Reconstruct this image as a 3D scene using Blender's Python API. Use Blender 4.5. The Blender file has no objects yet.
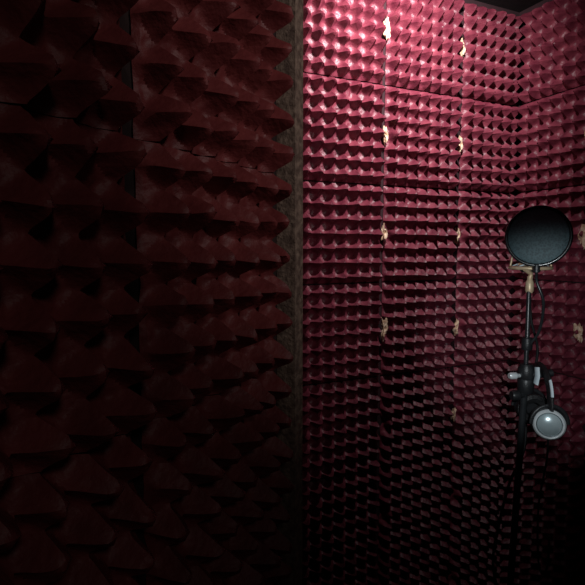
import bpy, bmesh, math, random
from mathutils import Vector, Matrix, noise
random.seed(7)
C=bpy.context.scene.collection
UP=Vector((0,0,1))

# ---------------- materials ----------------
def mat(name,col,rough=.5,metal=0,col2=None,scale=20,bump=0,bscale=60,spec=.5,translucent=0,detail=6):
    m=bpy.data.materials.new(name); m.use_nodes=True
    nt=m.node_tree; b=nt.nodes['Principled BSDF']
    b.inputs['Base Color'].default_value=(*col,1); b.inputs['Roughness'].default_value=rough
    b.inputs['Metallic'].default_value=metal; b.inputs['Specular IOR Level'].default_value=spec
    tc=nt.nodes.new('ShaderNodeTexCoord')
    if col2:
        n=nt.nodes.new('ShaderNodeTexNoise'); n.inputs['Scale'].default_value=scale; n.inputs['Detail'].default_value=detail
        nt.links.new(tc.outputs['Object'],n.inputs['Vector'])
        r=nt.nodes.new('ShaderNodeValToRGB'); r.color_ramp.elements[0].color=(*col,1); r.color_ramp.elements[1].color=(*col2,1)
        r.color_ramp.elements[0].position=.38; r.color_ramp.elements[1].position=.68
        nt.links.new(n.outputs['Fac'],r.inputs['Fac']); nt.links.new(r.outputs['Color'],b.inputs['Base Color'])
    if bump:
        n2=nt.nodes.new('ShaderNodeTexNoise'); n2.inputs['Scale'].default_value=bscale; n2.inputs['Detail'].default_value=8
        nt.links.new(tc.outputs['Object'],n2.inputs['Vector'])
        bp=nt.nodes.new('ShaderNodeBump'); bp.inputs['Strength'].default_value=bump; bp.inputs['Distance'].default_value=.003
        nt.links.new(n2.outputs['Fac'],bp.inputs['Height']); nt.links.new(bp.outputs['Normal'],b.inputs['Normal'])
    return m
M_TRAY=mat('red_painted_pulp',(.120,.014,.029),.46,0,(.225,.038,.060),34,.6,130,spec=.5)
M_TRAY2=mat('dark_red_painted_pulp',(.125,.019,.020),.55,0,(.19,.034,.034),26,.6,110,spec=.4)
M_WALL=mat('dark_wall_board',(.022,.005,.008),.9,0,(.035,.008,.012),12,.4,60)
M_DOOR=mat('dark_door_board',(.02,.008,.008),.9,0,(.03,.012,.012),12,.4,60)
M_WOOD=mat('weathered_wood',(.12,.075,.058),.85,0,(.30,.21,.16),90,.9,160)
M_FLOOR=mat('dark_carpet',(.012,.01,.01),.95,0,(.03,.022,.022),200,.8,400)
M_CEIL=mat('ceiling_board',(.012,.007,.008),.95,0,(.02,.011,.012),8,.3,40)
M_GLUE=mat('tan_filler_foam',(.55,.32,.20),.85,0,(.92,.70,.52),90,.9,150)
M_BLACK=mat('black_metal',(.02,.022,.025),.3,0,(.03,.033,.036),40,.1,200)
M_HOOP=mat('glossy_black_hoop',(.012,.015,.017),.22,0,(.02,.025,.028),40,.05,200,spec=1)
M_PLASTIC=mat('black_plastic',(.015,.016,.018),.4,0,(.022,.023,.026),50,.2,300)
M_CHROME=mat('brushed_silver',(.78,.84,.87),.3,.25,(.9,.94,.96),60,.1,200)
M_BRASS=mat('champagne_metal',(.66,.48,.30),.42,.25,(.85,.68,.46),60,.1,200)
M_PAD=mat('black_leatherette',(.01,.01,.011),.5,0,(.018,.018,.02),80,.6,300)
M_GLASSY=mat('satin_silver_cap',(.42,.53,.56),.25,.3,(.58,.68,.71),30)
M_RUB=mat('rubber_cable',(.01,.01,.011),.5,0,(.016,.016,.018),50,.1,100)
M_WHITE=mat('pale_blue_plastic',(.72,.85,.93),.35,0,(.86,.95,1),40)
M_CLOTH=mat('filter_mesh_cloth',(.05,.085,.10),.55)
nt=M_CLOTH.node_tree; b=nt.nodes['Principled BSDF']; o=nt.nodes['Material Output']
tc=nt.nodes.new('ShaderNodeTexCoord'); ck=nt.nodes.new('ShaderNodeTexVoronoi'); ck.inputs['Scale'].default_value=240
nt.links.new(tc.outputs['Object'],ck.inputs['Vector'])
rp=nt.nodes.new('ShaderNodeValToRGB'); rp.color_ramp.elements[0].color=(.012,.038,.047,1); rp.color_ramp.elements[1].color=(.09,.17,.195,1)
rp.color_ramp.elements[1].position=.7
nt.links.new(ck.outputs['Distance'],rp.inputs['Fac']); nt.links.new(rp.outputs['Color'],b.inputs['Base Color'])
tr=nt.nodes.new('ShaderNodeBsdfTranslucent'); tr.inputs['Color'].default_value=(.14,.25,.29,1)
mx=nt.nodes.new('ShaderNodeMixShader'); mx.inputs[0].default_value=.3
nt.links.new(b.outputs[0],mx.inputs[1]); nt.links.new(tr.outputs[0],mx.inputs[2]); nt.links.new(mx.outputs[0],o.inputs['Surface'])

# ---------------- helpers ----------------
def link(name,me,m,parent=None,smooth=True,sharp=40):
    ob=bpy.data.objects.new(name,me); C.objects.link(ob)
    if m and not me.materials: me.materials.append(m)
    if smooth:
        me.shade_smooth()
        me.set_sharp_from_angle(angle=math.radians(sharp))
    if parent: ob.parent=parent; ob.matrix_parent_inverse=parent.matrix_world.inverted()
    return ob
def empty(name,loc,label,cat,**kw):
    e=bpy.data.objects.new(name,None); e.empty_display_size=.05; C.objects.link(e); e.location=loc
    e['label']=label; e['category']=cat
    for k,v in kw.items(): e[k]=v
    bpy.context.view_layer.update(); return e
def mesh_from(bm,name):
    bmesh.ops.recalc_face_normals(bm,faces=bm.faces)
    me=bpy.data.meshes.new(name); bm.to_mesh(me); bm.free(); return me
def frame_z(z,x=None):
    z=z.normalized(); a=x if x else (UP if abs(z.z)<.9 else Vector((1,0,0)))
    y=z.cross(a).normalized(); xx=y.cross(z)
    return Matrix((xx,y,z)).transposed()
def lathe(bm,prof,center,axis,seg=40,closed=False):
    R=frame_z(Vector(axis)); rings=[]
    for r,h in prof:
        ring=[]
        if r<1e-6: ring=[bm.verts.new(Vector(center)+R@Vector((0,0,h)))]
        else:
            for i in range(seg):
                a=2*math.pi*i/seg; ring.append(bm.verts.new(Vector(center)+R@Vector((r*math.cos(a),r*math.sin(a),h))))
        rings.append(ring)
    pairs=list(zip(rings,rings[1:]))
    if closed: pairs.append((rings[-1],rings[0]))
    for A,B in pairs:
        for i in range(seg):
            j=(i+1)%seg
            if len(A)==1 and len(B)==1: break
            if len(A)==1: bm.faces.new((A[0],B[i],B[j]))
            elif len(B)==1: bm.faces.new((A[i],A[j],B[0]))
            else: bm.faces.new((A[i],A[j],B[j],B[i]))
def tube(bm,pts,r,seg=12,closed=False,flat=None):
    pts=[Vector(p) for p in pts]; n=len(pts); rings=[]; prev=None
    for i,p in enumerate(pts):
        if closed: t=(pts[(i+1)%n]-pts[i-1])
        else: t=pts[min(i+1,n-1)]-pts[max(i-1,0)]
        t.normalize()
        if prev is None: a=UP if abs(t.z)<.9 else Vector((1,0,0)); x=(a-t*a.dot(t)).normalized()
        else: x=(prev-t*prev.dot(t)).normalized()
        prev=x; y=t.cross(x)
        rr=r(i/(n-1)) if callable(r) else r
        rx,ry=(rr,rr) if flat is None else flat
        rings.append([bm.verts.new(p+x*rx*math.cos(2*math.pi*k/seg)+y*ry*math.sin(2*math.pi*k/seg)) for k in range(seg)])
    pr=list(zip(rings,rings[1:]))
    if closed: pr.append((rings[-1],rings[0]))
    for A,B in pr:
        for k in range(seg): bm.faces.new((A[k],A[(k+1)%seg],B[(k+1)%seg],B[k]))
    if not closed:
        bm.faces.new(rings[0][::-1]); bm.faces.new(rings[-1])
def spline(P,n=12):
    P=[Vector(p) for p in P]; out=[]
    Q=[P[0]*2-P[1]]+P+[P[-1]*2-P[-2]]
    for i in range(1,len(Q)-2):
        for k in range(n):
            t=k/n; a,b,c,d=Q[i-1:i+3]
            out.append(.5*((2*b)+(c-a)*t+(2*a-5*b+4*c-d)*t*t+(3*b-a-3*c+d)*t**3))
    out.append(P[-1]); return out
def obj_lathe(name,prof,c,ax,m,parent,seg=40,closed=False,sharp=35):
    bm=bmesh.new(); lathe(bm,prof,c,ax,seg,closed); return link(name,mesh_from(bm,name),m,parent,True,sharp)
def obj_tube(name,pts,r,m,parent,seg=12,closed=False,flat=None):
    bm=bmesh.new(); tube(bm,pts,r,seg,closed,flat); return link(name,mesh_from(bm,name),m,parent,True,50)
def slab(name,o,d,n,length,thick,z0,z1,m):
    bm=bmesh.new(); vs=[]
    for z in (z0,z1):
        for a,b2 in ((0,0),(length,0),(length,-thick),(0,-thick)):
            p=o+d*a+n*b2; vs.append(bm.verts.new((p.x,p.y,z)))
    for f in ((0,1,2,3),(7,6,5,4),(0,4,5,1),(1,5,6,2),(2,6,7,3),(3,7,4,0)): bm.faces.new([vs[i] for i in f])
    me=mesh_from(bm,name); return link(name,me,m,None,False)

# ---------------- egg tray mesh ----------------
def tray_mesh(seed,nx,ny,n,H=.037,m=M_TRAY,notch=.012,sharp=32,tip=.14,edge=.12,rough=.85,mixc=.35,jit=.6,wob=1.0,droop=.001,base=.47,P=.3/7,n2=1):
    rnd=random.Random(seed); bm=bmesh.new(); grid=[]
    W=nx*P; T=ny*P
    tips={(i,j):(rnd.uniform(-.0045,.0045)*jit,rnd.uniform(-.0045,.0035)*jit,1+rnd.uniform(-.13,.08)*(.6+.4*jit),rnd.uniform(-.4,.4),rnd.uniform(-.4,.4)) for i in range(nx) for j in range(ny)}
    for jj in range(ny*n+1):
        row=[]
        for ii in range(nx*n+1):
            u=ii/n; v=jj/n
            fu=u-math.floor(u+1e-9); fv=v-math.floor(v+1e-9)
            du=min(fu,1-fu); dv=min(fv,1-fv); r=math.hypot(du,dv)
            i=min(nx-1,int(u)); j=min(ny-1,int(v)); tx,ty,ts,sx,sy=tips[(i,j)]
            cup=max(0,(r-.14)/.567)
            aa=.5-du; bb=.5-dv
            peg=min(1,max(0,(base-(aa+bb)*.92-.08*math.hypot(aa,bb))/(base-tip)))
            peg=peg**.92
            cone=min(.97,(cup**2.1)*1.12)
            faceted=.22*min((cup*cup)/.41,1.15)+.78*peg
            h=mixc*cone+(1-mixc)*faceted
            if peg>.97: h+=(fu-.5)*sx*.4+(fv-.5)*sy*.4
            x=u*P-W/2; y=v*P-T/2
            k=max(0,h)**1.2
            x+=tx*k; y+=ty*k-droop*k
            q=Vector((x*28+seed*7,y*28,seed*3.1))
            h=h*H*ts+(noise.noise(q)*.003+noise.noise(q*2.6)*.0022*n2+noise.noise(q*6)*.0008*n2)*rough+.005
            x+=noise.noise(q*1.7+Vector((3,1,0)))*.0022*k*rough; y+=noise.noise(q*1.7+Vector((9,4,0)))*.0022*k*rough
            ex=min(u,nx-u)*P; ey=min(v,ny-v)*P
            if ex<.006: h=h*(edge+(1-edge)*ex/.006)
            e2=.35 if wob==1 else 1
            if ey<.006: h=h*(e2+(1-e2)*ey/.006)
            if ex<P*.4:
                s=1 if u<nx/2 else -1
                f=(1-ex/(P*.4))
                x+=s*(noise.noise(Vector((y*25,seed,s*5)))*.0022+.0015)*f
                if notch: x+=s*notch*math.exp(-((y)/.013)**2)*f
            if ey<P*.4:
                s=1 if v<ny/2 else -1
                y+=s*wob*(noise.noise(Vector((x*25,seed+9,s*5)))*.0010+.0008)*(1-ey/(P*.4))
            row.append(bm.verts.new((x,y,max(.0008,h))))
        grid.append(row)
    for a in range(len(grid)-1):
        for c in range(len(grid[0])-1):
            bm.faces.new((grid[a][c],grid[a][c+1],grid[a+1][c+1],grid[a+1][c]))
    me=bpy.data.meshes.new('egg_tray'); bm.to_mesh(me); bm.free()
    me.materials.append(m); me.shade_smooth(); me.set_sharp_from_angle(angle=math.radians(sharp))
    return me
def place_tray(me,c,d,n,label,group,sx=.976,sy=.992,rot=.12):
    ob=bpy.data.objects.new('egg_tray_panel',me); C.objects.link(ob)
    R=Matrix((d,UP,n)).transposed().to_4x4()
    ob.matrix_world=Matrix.Translation(c+n*.002)@R@Matrix.Rotation(math.radians(random.uniform(-rot,rot)),4,'Z')@Matrix.Diagonal((sx,sy,1,1))
    ob['label']=label; ob['category']='acoustic panel'; ob['group']=group
    return ob
def V2(x,y,z=0): return Vector((x,y,z))

CAMZ=1.45
H=2.262
a=math.radians(24.5)
dB=V2(math.cos(a),math.sin(a)); nB=dB.cross(UP).normalized()
S0=V2(.290,1.545)
Bp=S0-nB*.03
CORN=.556
corner=Bp+dB*CORN
dR=nB.copy(); nR=dR.cross(UP).normalized()
farm=[tray_mesh(s,7,7,12) for s in range(5)]
farn=[tray_mesh(40+s,6,7,12,edge=.5) for s in range(3)]
zs=[.145+.3*k for k in range(7)]
for ci,s in enumerate([-.9,-.6,-.3,0,.3]):
    for zi,z in enumerate(zs):
        last=(s==.3)
        c=Bp+dB*(s+(.128 if last else .15)-(.004 if s==0 else 0)); c.z=z+.15
        place_tray(farn[(zi*2)%3] if last else farm[(ci*3+zi*2)%5],c,dB,nB,'dark red painted egg-crate panel glued to booth wall','egg-crate panels on the lit wall',.985 if last else (.957 if s==0 else .970))
for ci in range(5):
    for zi,z in enumerate(zs):
        c=corner+dR*(.022+.15+.3*ci); c.z=z+.15
        place_tray(farm[(ci*2+zi*3+1)%5],c,dR,nR,'dark red egg-crate panel on wall behind microphone','egg-crate panels on the side wall')
def struct(ob): ob['kind']='structure'; return ob
struct(slab('wall_back',Bp-dB*1.3,dB,nB,1.3+CORN+.1,.1,0,H,M_WALL))
struct(slab('wall_right',corner,dR,nR,2.6,.1,0,H,M_WALL))

# door leaf covered with trays
dL=V2(.458,.889).normalized(); nL=dL.cross(UP).normalized()
L0=V2(-.152,.5)-nL*.028
nearm=[tray_mesh(20+s,6,6,18,.045,M_TRAY2,.004,27,.165,.05,1.45,.26,1.2,.25,.001,.475,.05,.9) for s in range(4)]
zl=[.063+.3*k for k in range(9)]
for ci,s in enumerate([-.586,-.284,.018]):
    for zi,z in enumerate(zl):
        c=L0+dL*(s+.147); c.z=z+.15
        if c.z+.15<H-.01: place_tray(nearm[(ci*2+zi*3)%4],c,dL,nL,'near-black red egg-crate panel fixed on partition','egg-crate panels on the partition',.965,.999,.05)
struct(slab('door_1',L0-dL*.8,dL,nL,.8+.357,.03,0.01,H-.01,M_DOOR))
struct(slab('trim_1',L0+dL*.329+nL*.034,dL,nL,.028,.033,0.01,H-.01,M_WOOD))
def box(name,x0,x1,y0,y1,z0,z1,m):
    return struct(slab(name,V2(x0,y0),V2(1,0),V2(0,-1),x1-x0,(y1-y0),z0,z1,m))
box('floor',-2,2.6,-1.2,3,-.05,0,M_FLOOR)
box('ceiling',-2,2.6,-1.2,3,H,H+.05,M_CEIL)

# pale filler patches
def patch(seed,c,d,n,s=1,ws=1):
    bm=bmesh.new(); rnd=random.Random(seed); tp=rnd.uniform(-.3,.5)
    bmesh.ops.create_icosphere(bm,subdivisions=4,radius=1)
    for v in bm.verts:
        p=v.co.copy(); k=1+.8*noise.noise(p*1.5+Vector((seed,0,0)))+.5*noise.noise(p*3.7+Vector((0,seed,0)))
        w=.0072*(1-tp*p.y)*s*ws
        dent=.009*math.exp(-(p.x**2+p.y**2)/.14) if p.z>0 else 0
        v.co=Vector((p.x*w*k+.003*math.sin(p.y*3+seed),p.y*.023*k*s,p.z*.007*k-dent))
    me=bpy.data.meshes.new('filler_foam_patch'); bm.to_mesh(me); bm.free()
    ob=link('filler_foam_patch',me,M_GLUE)
    ob.matrix_world=Matrix.Translation(c)@Matrix((d,UP,n)).transposed().to_4x4()
    ob['label']='small tan foam patch in joint between red panels'; ob['category']='filler'; ob['group']='foam patches in panel joints'
sd=0
for s,zz in ((0,zs[3:]),(.292,zs[2:])):
    for z in zz:
        sd+=1; c=Bp+dB*(s-.006)+nB*(.030 if z<=zs[3] else .022); c.z=z+.15+random.uniform(-.008,.008); patch(sd,c,dB,nB,random.uniform(.9,1.15))
for z in zs[3:]:
    sd+=1; c=corner+dR*(.300)+nR*.034; c.z=z+.15; patch(sd,c,dR,nR,random.uniform(1.0,1.2),1.3)

# ---------------- microphone stand ----------------
PX,PY=.533,1.12
st=empty('microphone_stand',(PX,PY,0),'slim black metal microphone stand with clutch and tripod base','microphone stand')
obj_tube('lower_pole',[(PX-.034,PY,.10),(PX-.002,PY,1.15)],.0075,M_BLACK,st,20)
obj_tube('upper_pole',[(PX-.002,PY,1.13),(PX+.002,PY+.006,1.25),(PX+.008,PY+.02,1.36)],.0052,M_BLACK,st,16)
BX=PX-.034
obj_lathe('leg_hub',[(0,.085),(.02,.085),(.024,.10),(.024,.15),(.016,.165),(0,.165)],(BX,PY,0),(0,0,1),M_PLASTIC,st)
for k in range(3):
    an=math.radians(200+120*k); dx,dy=math.cos(an),math.sin(an)
    obj_tube('leg',[(BX+dx*.02,PY+dy*.02,.13),(BX+dx*.15,PY+dy*.15,.075),(BX+dx*.30,PY+dy*.30,.012)],.008,M_BLACK,st,14)
    obj_lathe('rubber_foot',[(0,0),(.012,0),(.014,.01),(.011,.026),(0,.026)],(BX+dx*.3,PY+dy*.3,0),(0,0,1),M_RUB,st,20)
obj_lathe('clutch',[(0,-.034),(.015,-.034),(.018,-.026),(.0185,-.004),(.0165,0),(.0185,.004),(.0185,.022),(.013,.034),(0,.034)],(PX,PY,1.155),(0,0,1),M_PLASTIC,st,28)
obj_lathe('tightening_knob',[(0,-.012),(.006,-.012),(.008,-.008),(.008,.004),(.005,.008),(.004,.022),(0,.022)],(PX-.030,PY-.006,1.163),(1,.1,0),M_CHROME,st,16)
obj_lathe('lower_knob',[(0,-.010),(.010,-.010),(.012,-.006),(.012,.006),(.007,.010),(.005,.020),(0,.020)],(PX-.026,PY-.008,1.118),(1,.1,0),M_PLASTIC,st,16)
obj_tube('hook_arm',[(PX+.006,PY-.008,1.166),(PX+.03,PY-.012,1.168),(PX+.052,PY-.014,1.172)],.0085,M_PLASTIC,st,14)
obj_tube('accessory_clip',[(PX+.012,PY-.024,1.187),(PX+.012,PY-.028,1.168),(PX+.010,PY-.026,1.150)],.009,M_WHITE,st,14,flat=(.0035,.010))
obj_lathe('thread_adapter',[(0,-.016),(.007,-.016),(.009,-.010),(.009,.008),(.006,.014),(.006,.022),(0,.022)],(PX+.010,PY+.022,1.365),(.03,.05,1),M_BRASS,st,24)

# ---------------- microphone with shock mount ----------------
MX,MY=.554,1.165
mic=empty('studio_microphone',(MX,MY,1.385),'studio condenser microphone in champagne shock mount on stand','microphone')
obj_lathe('body',[(0,0),(.019,0),(.022,.004),(.0225,.06),(.0225,.075),(0,.075)],(MX,MY,1.395),(0,0,1),M_PLASTIC,mic)
obj_lathe('grille',[(0,.0755),(.0215,.0755),(.0225,.08),(.0225,.102),(.019,.114),(.010,.120),(0,.122)],(MX,MY,1.395),(0,0,1),M_BLACK,mic)
sm=bpy.data.objects.new('shock_mount',None); C.objects.link(sm); sm.location=(MX,MY,1.4); sm.parent=mic; sm.matrix_parent_inverse=mic.matrix_world.inverted(); bpy.context.view_layer.update()
def ring(r,z,n=48): return [(MX+r*math.cos(2*math.pi*i/n),MY+r*math.sin(2*math.pi*i/n),z) for i in range(n)]
RS=.044
obj_tube('lower_ring',ring(RS,1.406),.0042,M_BRASS,sm,10,True)
obj_tube('upper_ring',ring(RS-.006,1.440),.003,M_BRASS,sm,10,True)
obj_tube('inner_ring',ring(.027,1.414),.0028,M_BRASS,sm,10,True)
for k in range(4):
    an=math.pi/4+k*math.pi/2+.3; cx_,cy_=math.cos(an),math.sin(an)
    obj_tube('strut',[(MX+RS*cx_,MY+RS*cy_,1.402),(MX+(RS-.006)*cx_,MY+(RS-.006)*cy_,1.443)],.0024,M_BRASS,sm,10)
cord=[]
for k in range(16):
    an=2*math.pi*k/16; r,z=((.042,1.408) if k%2 else (.029,1.415)); cord.append((MX+r*math.cos(an),MY+r*math.sin(an),z))
obj_tube('elastic_cord',cord,.0014,M_WHITE,sm,6,True)
obj_tube('bracket',[(PX+.012,PY+.023,1.384),(PX+.012,PY+.024,1.394),(MX-.026,MY-.031,1.404)],.0055,M_BRASS,sm,12)

# ---------------- pop filter ----------------
FC=Vector((.532,1.09,1.477))
fn=Vector((-.44,-.86,.06)).normalized()
pf=empty('pop_filter',FC,'round dark mesh pop filter with black hoop before microphone','pop filter')
R=.0640
prof=[(R-.0045,-.004),(R-.0045,.004),(R-.0015,.0062),(R+.0015,.0050),(R+.003,0),(R+.002,-.004),(R-.001,-.0055)]
obj_lathe('hoop',prof,FC,fn,M_HOOP,pf,96,True,60)
obj_lathe('mesh_cloth',[(0,.0045),(.02,.0042),(.045,.003),(.056,.0016),(R-.0042,.0005)],FC,fn,M_CLOTH,pf,72)
lowp=FC-frame_z(fn)@Vector((1,0,0))*(R+.004)
if lowp.z>FC.z: lowp=FC+frame_z(fn)@Vector((1,0,0))*(R+.004)
obj_tube('hoop_clamp',[lowp+Vector((0,0,.006)),lowp-Vector((0,0,.010))],.007,M_PLASTIC,pf,14)
obj_tube('gooseneck',spline([lowp-Vector((0,0,.006)),lowp+Vector((-.004,-.012,-.03)),lowp+Vector((.010,-.016,-.075)),(PX+.016,PY-.02,1.27),(PX+.004,PY-.004,1.235)]),.0032,M_BLACK,pf,10)
obj_lathe('pole_clamp',[(0,-.014),(.011,-.014),(.012,-.01),(.012,.01),(.010,.014),(0,.014)],(PX+.001,PY+.004,1.235),(0,0,1),M_PLASTIC,pf,20)

# ---------------- headphones ----------------
c1=Vector((.554,1.052,1.074)); c2=Vector((.566,1.165,1.076)); w=(c1-c2).normalized()
hp=empty('headphones',(.562,1.11,1.165),'black and silver over-ear headphones hung on the microphone stand','headphones')
def cup(c,ax,mr):
    g=bpy.data.objects.new('ear_cup',None); C.objects.link(g); g.location=c; g.parent=hp; g.matrix_parent_inverse=hp.matrix_world.inverted(); bpy.context.view_layer.update()
    obj_lathe('shell',[(0,-.012),(.030,-.012),(.0345,-.006),(.035,.002),(.034,.008),(.0305,.010),(0,.010)],c,ax,M_PLASTIC,g,48)
    obj_lathe('rim',[(.0250,.0110),(.0262,.0150),(.0292,.0155),(.0322,.0115),(.0322,.008),(.0280,.008)],c,ax,mr,g,56,True)
    obj_lathe('cap',[(0,.0190),(.010,.0182),(.018,.0160),(.0238,.0130),(.0245,.0080),(0,.0080)],c,ax,M_GLASSY,g,48)
    obj_lathe('cushion',[(.014,-.0125),(.032,-.0125),(.037,-.018),(.036,-.027),(.028,-.031),(.018,-.028),(.014,-.02)],c,ax,M_PAD,g,48,True)
ax1=(w+UP*.10+Vector((-.30,0,0))).normalized()
cup(c1,ax1,M_CHROME); cup(c2,(-w),M_CHROME)
side=w.cross(UP).normalized()
mid=(c1+c2)/2
top=Vector((mid.x,mid.y,1.183)); hw=(c1-c2).length/2
band=[]
for k in range(25):
    t=math.pi*k/24
    band.append(mid+w*(hw+.004)*math.cos(t)+UP*(.030+(top.z-mid.z-.030)*math.sin(t)**.75))
obj_tube('headband',band,.008,M_PAD,hp,12,flat=(.005,.012))
obj_tube('headband_slider',[p+UP*.003+w*.010 for p in band[2:7]],.003,M_WHITE,hp,10,flat=(.0025,.0050))
for c,s in ((c1,1),(c2,-1)):
    y=[]
    for k in range(17):
        t=math.pi*(k/16); y.append(c+w*s*.003+side*.038*math.cos(t)+UP*.040*math.sin(t))
    obj_tube('yoke',y,.0032,M_PLASTIC,hp,10,flat=(.0045,.0030))
obj_tube('cord',spline([c1-UP*.035,c1+Vector((.004,.01,-.09)),c1+Vector((-.004,.02,-.2)),c1+Vector((.004,.025,-.33)),c1+Vector((.016,.02,-.36)),c1+Vector((.020,.015,-.32)),c1+Vector((.018,.01,-.26))]),.0022,M_RUB,hp,8)

cb=obj_tube('microphone_cable',spline([(MX,MY,1.393),(MX+.005,MY+.008,1.345),(MX+.012,MY+.01,1.28),(MX+.035,MY+.02,1.20),(MX+.02,MY+.03,1.08),(PX+.014,PY+.024,.98),(PX-.022,PY+.014,.90),(PX-.050,PY+.0,.80),(PX-.050,PY+.018,.68),(PX+.00,PY+.022,.50),(PX+.004,PY+.024,.30),(PX+.08,PY+.1,.05),(PX+.2,PY+.2,.006),(PX+.35,PY+.1,.006)]),.0032,M_RUB,None,10)
cb['label']='black rubber microphone cable hanging along the stand'; cb['category']='cable'

# ---------------- lights ----------------
def light(kind,loc,e,col,size=.1,target=None,ang=110,blend=1):
    l=bpy.data.lights.new('light',kind); l.energy=e; l.color=col
    if kind=='SPOT': l.shadow_soft_size=size; l.spot_size=math.radians(ang); l.spot_blend=blend
    ob=bpy.data.objects.new('booth_lamp_or_fill',l); C.objects.link(ob); ob.location=loc
    if target: ob.rotation_euler=(Vector(target)-Vector(loc)).to_track_quat('-Z','Y').to_euler()
    return ob
light('SPOT',(.37,1.09,2.215),56,(1,.97,.96),.03,(.29,1.56,2.04),124,1)
light('SPOT',(.20,.30,1.40),12,(.90,.97,1),.02,(.548,1.08,1.26),33,.6)  # cool spot added to brighten filter, mount and headphones, not a booth fixture
light('SPOT',(.62,-.05,2.05),14,(1,.92,.88),.035,(.03,.88,1.72),55,1)  # added warm fill for the partition trays and their edge peaks
light('SPOT',(.35,-.55,1.95),2.8,(1,.92,.86),.08,(-.28,.42,1.45),52,1)  # weak extra fill, put in to lift the partition's far left
w_=bpy.data.worlds.new('World'); bpy.context.scene.world=w_; w_.use_nodes=True
w_.node_tree.nodes['Background'].inputs[0].default_value=(.02,.012,.012,1); w_.node_tree.nodes['Background'].inputs[1].default_value=.05

cam=bpy.data.cameras.new('Camera'); co=bpy.data.objects.new('Camera',cam); C.objects.link(co)
cam.sensor_width=36; cam.lens=500/585*36; cam.clip_start=.01
co.location=(0,0,CAMZ); co.rotation_euler=(math.radians(85),0,0)
bpy.context.scene.camera=co
bpy.context.scene.view_settings.view_transform='Standard'
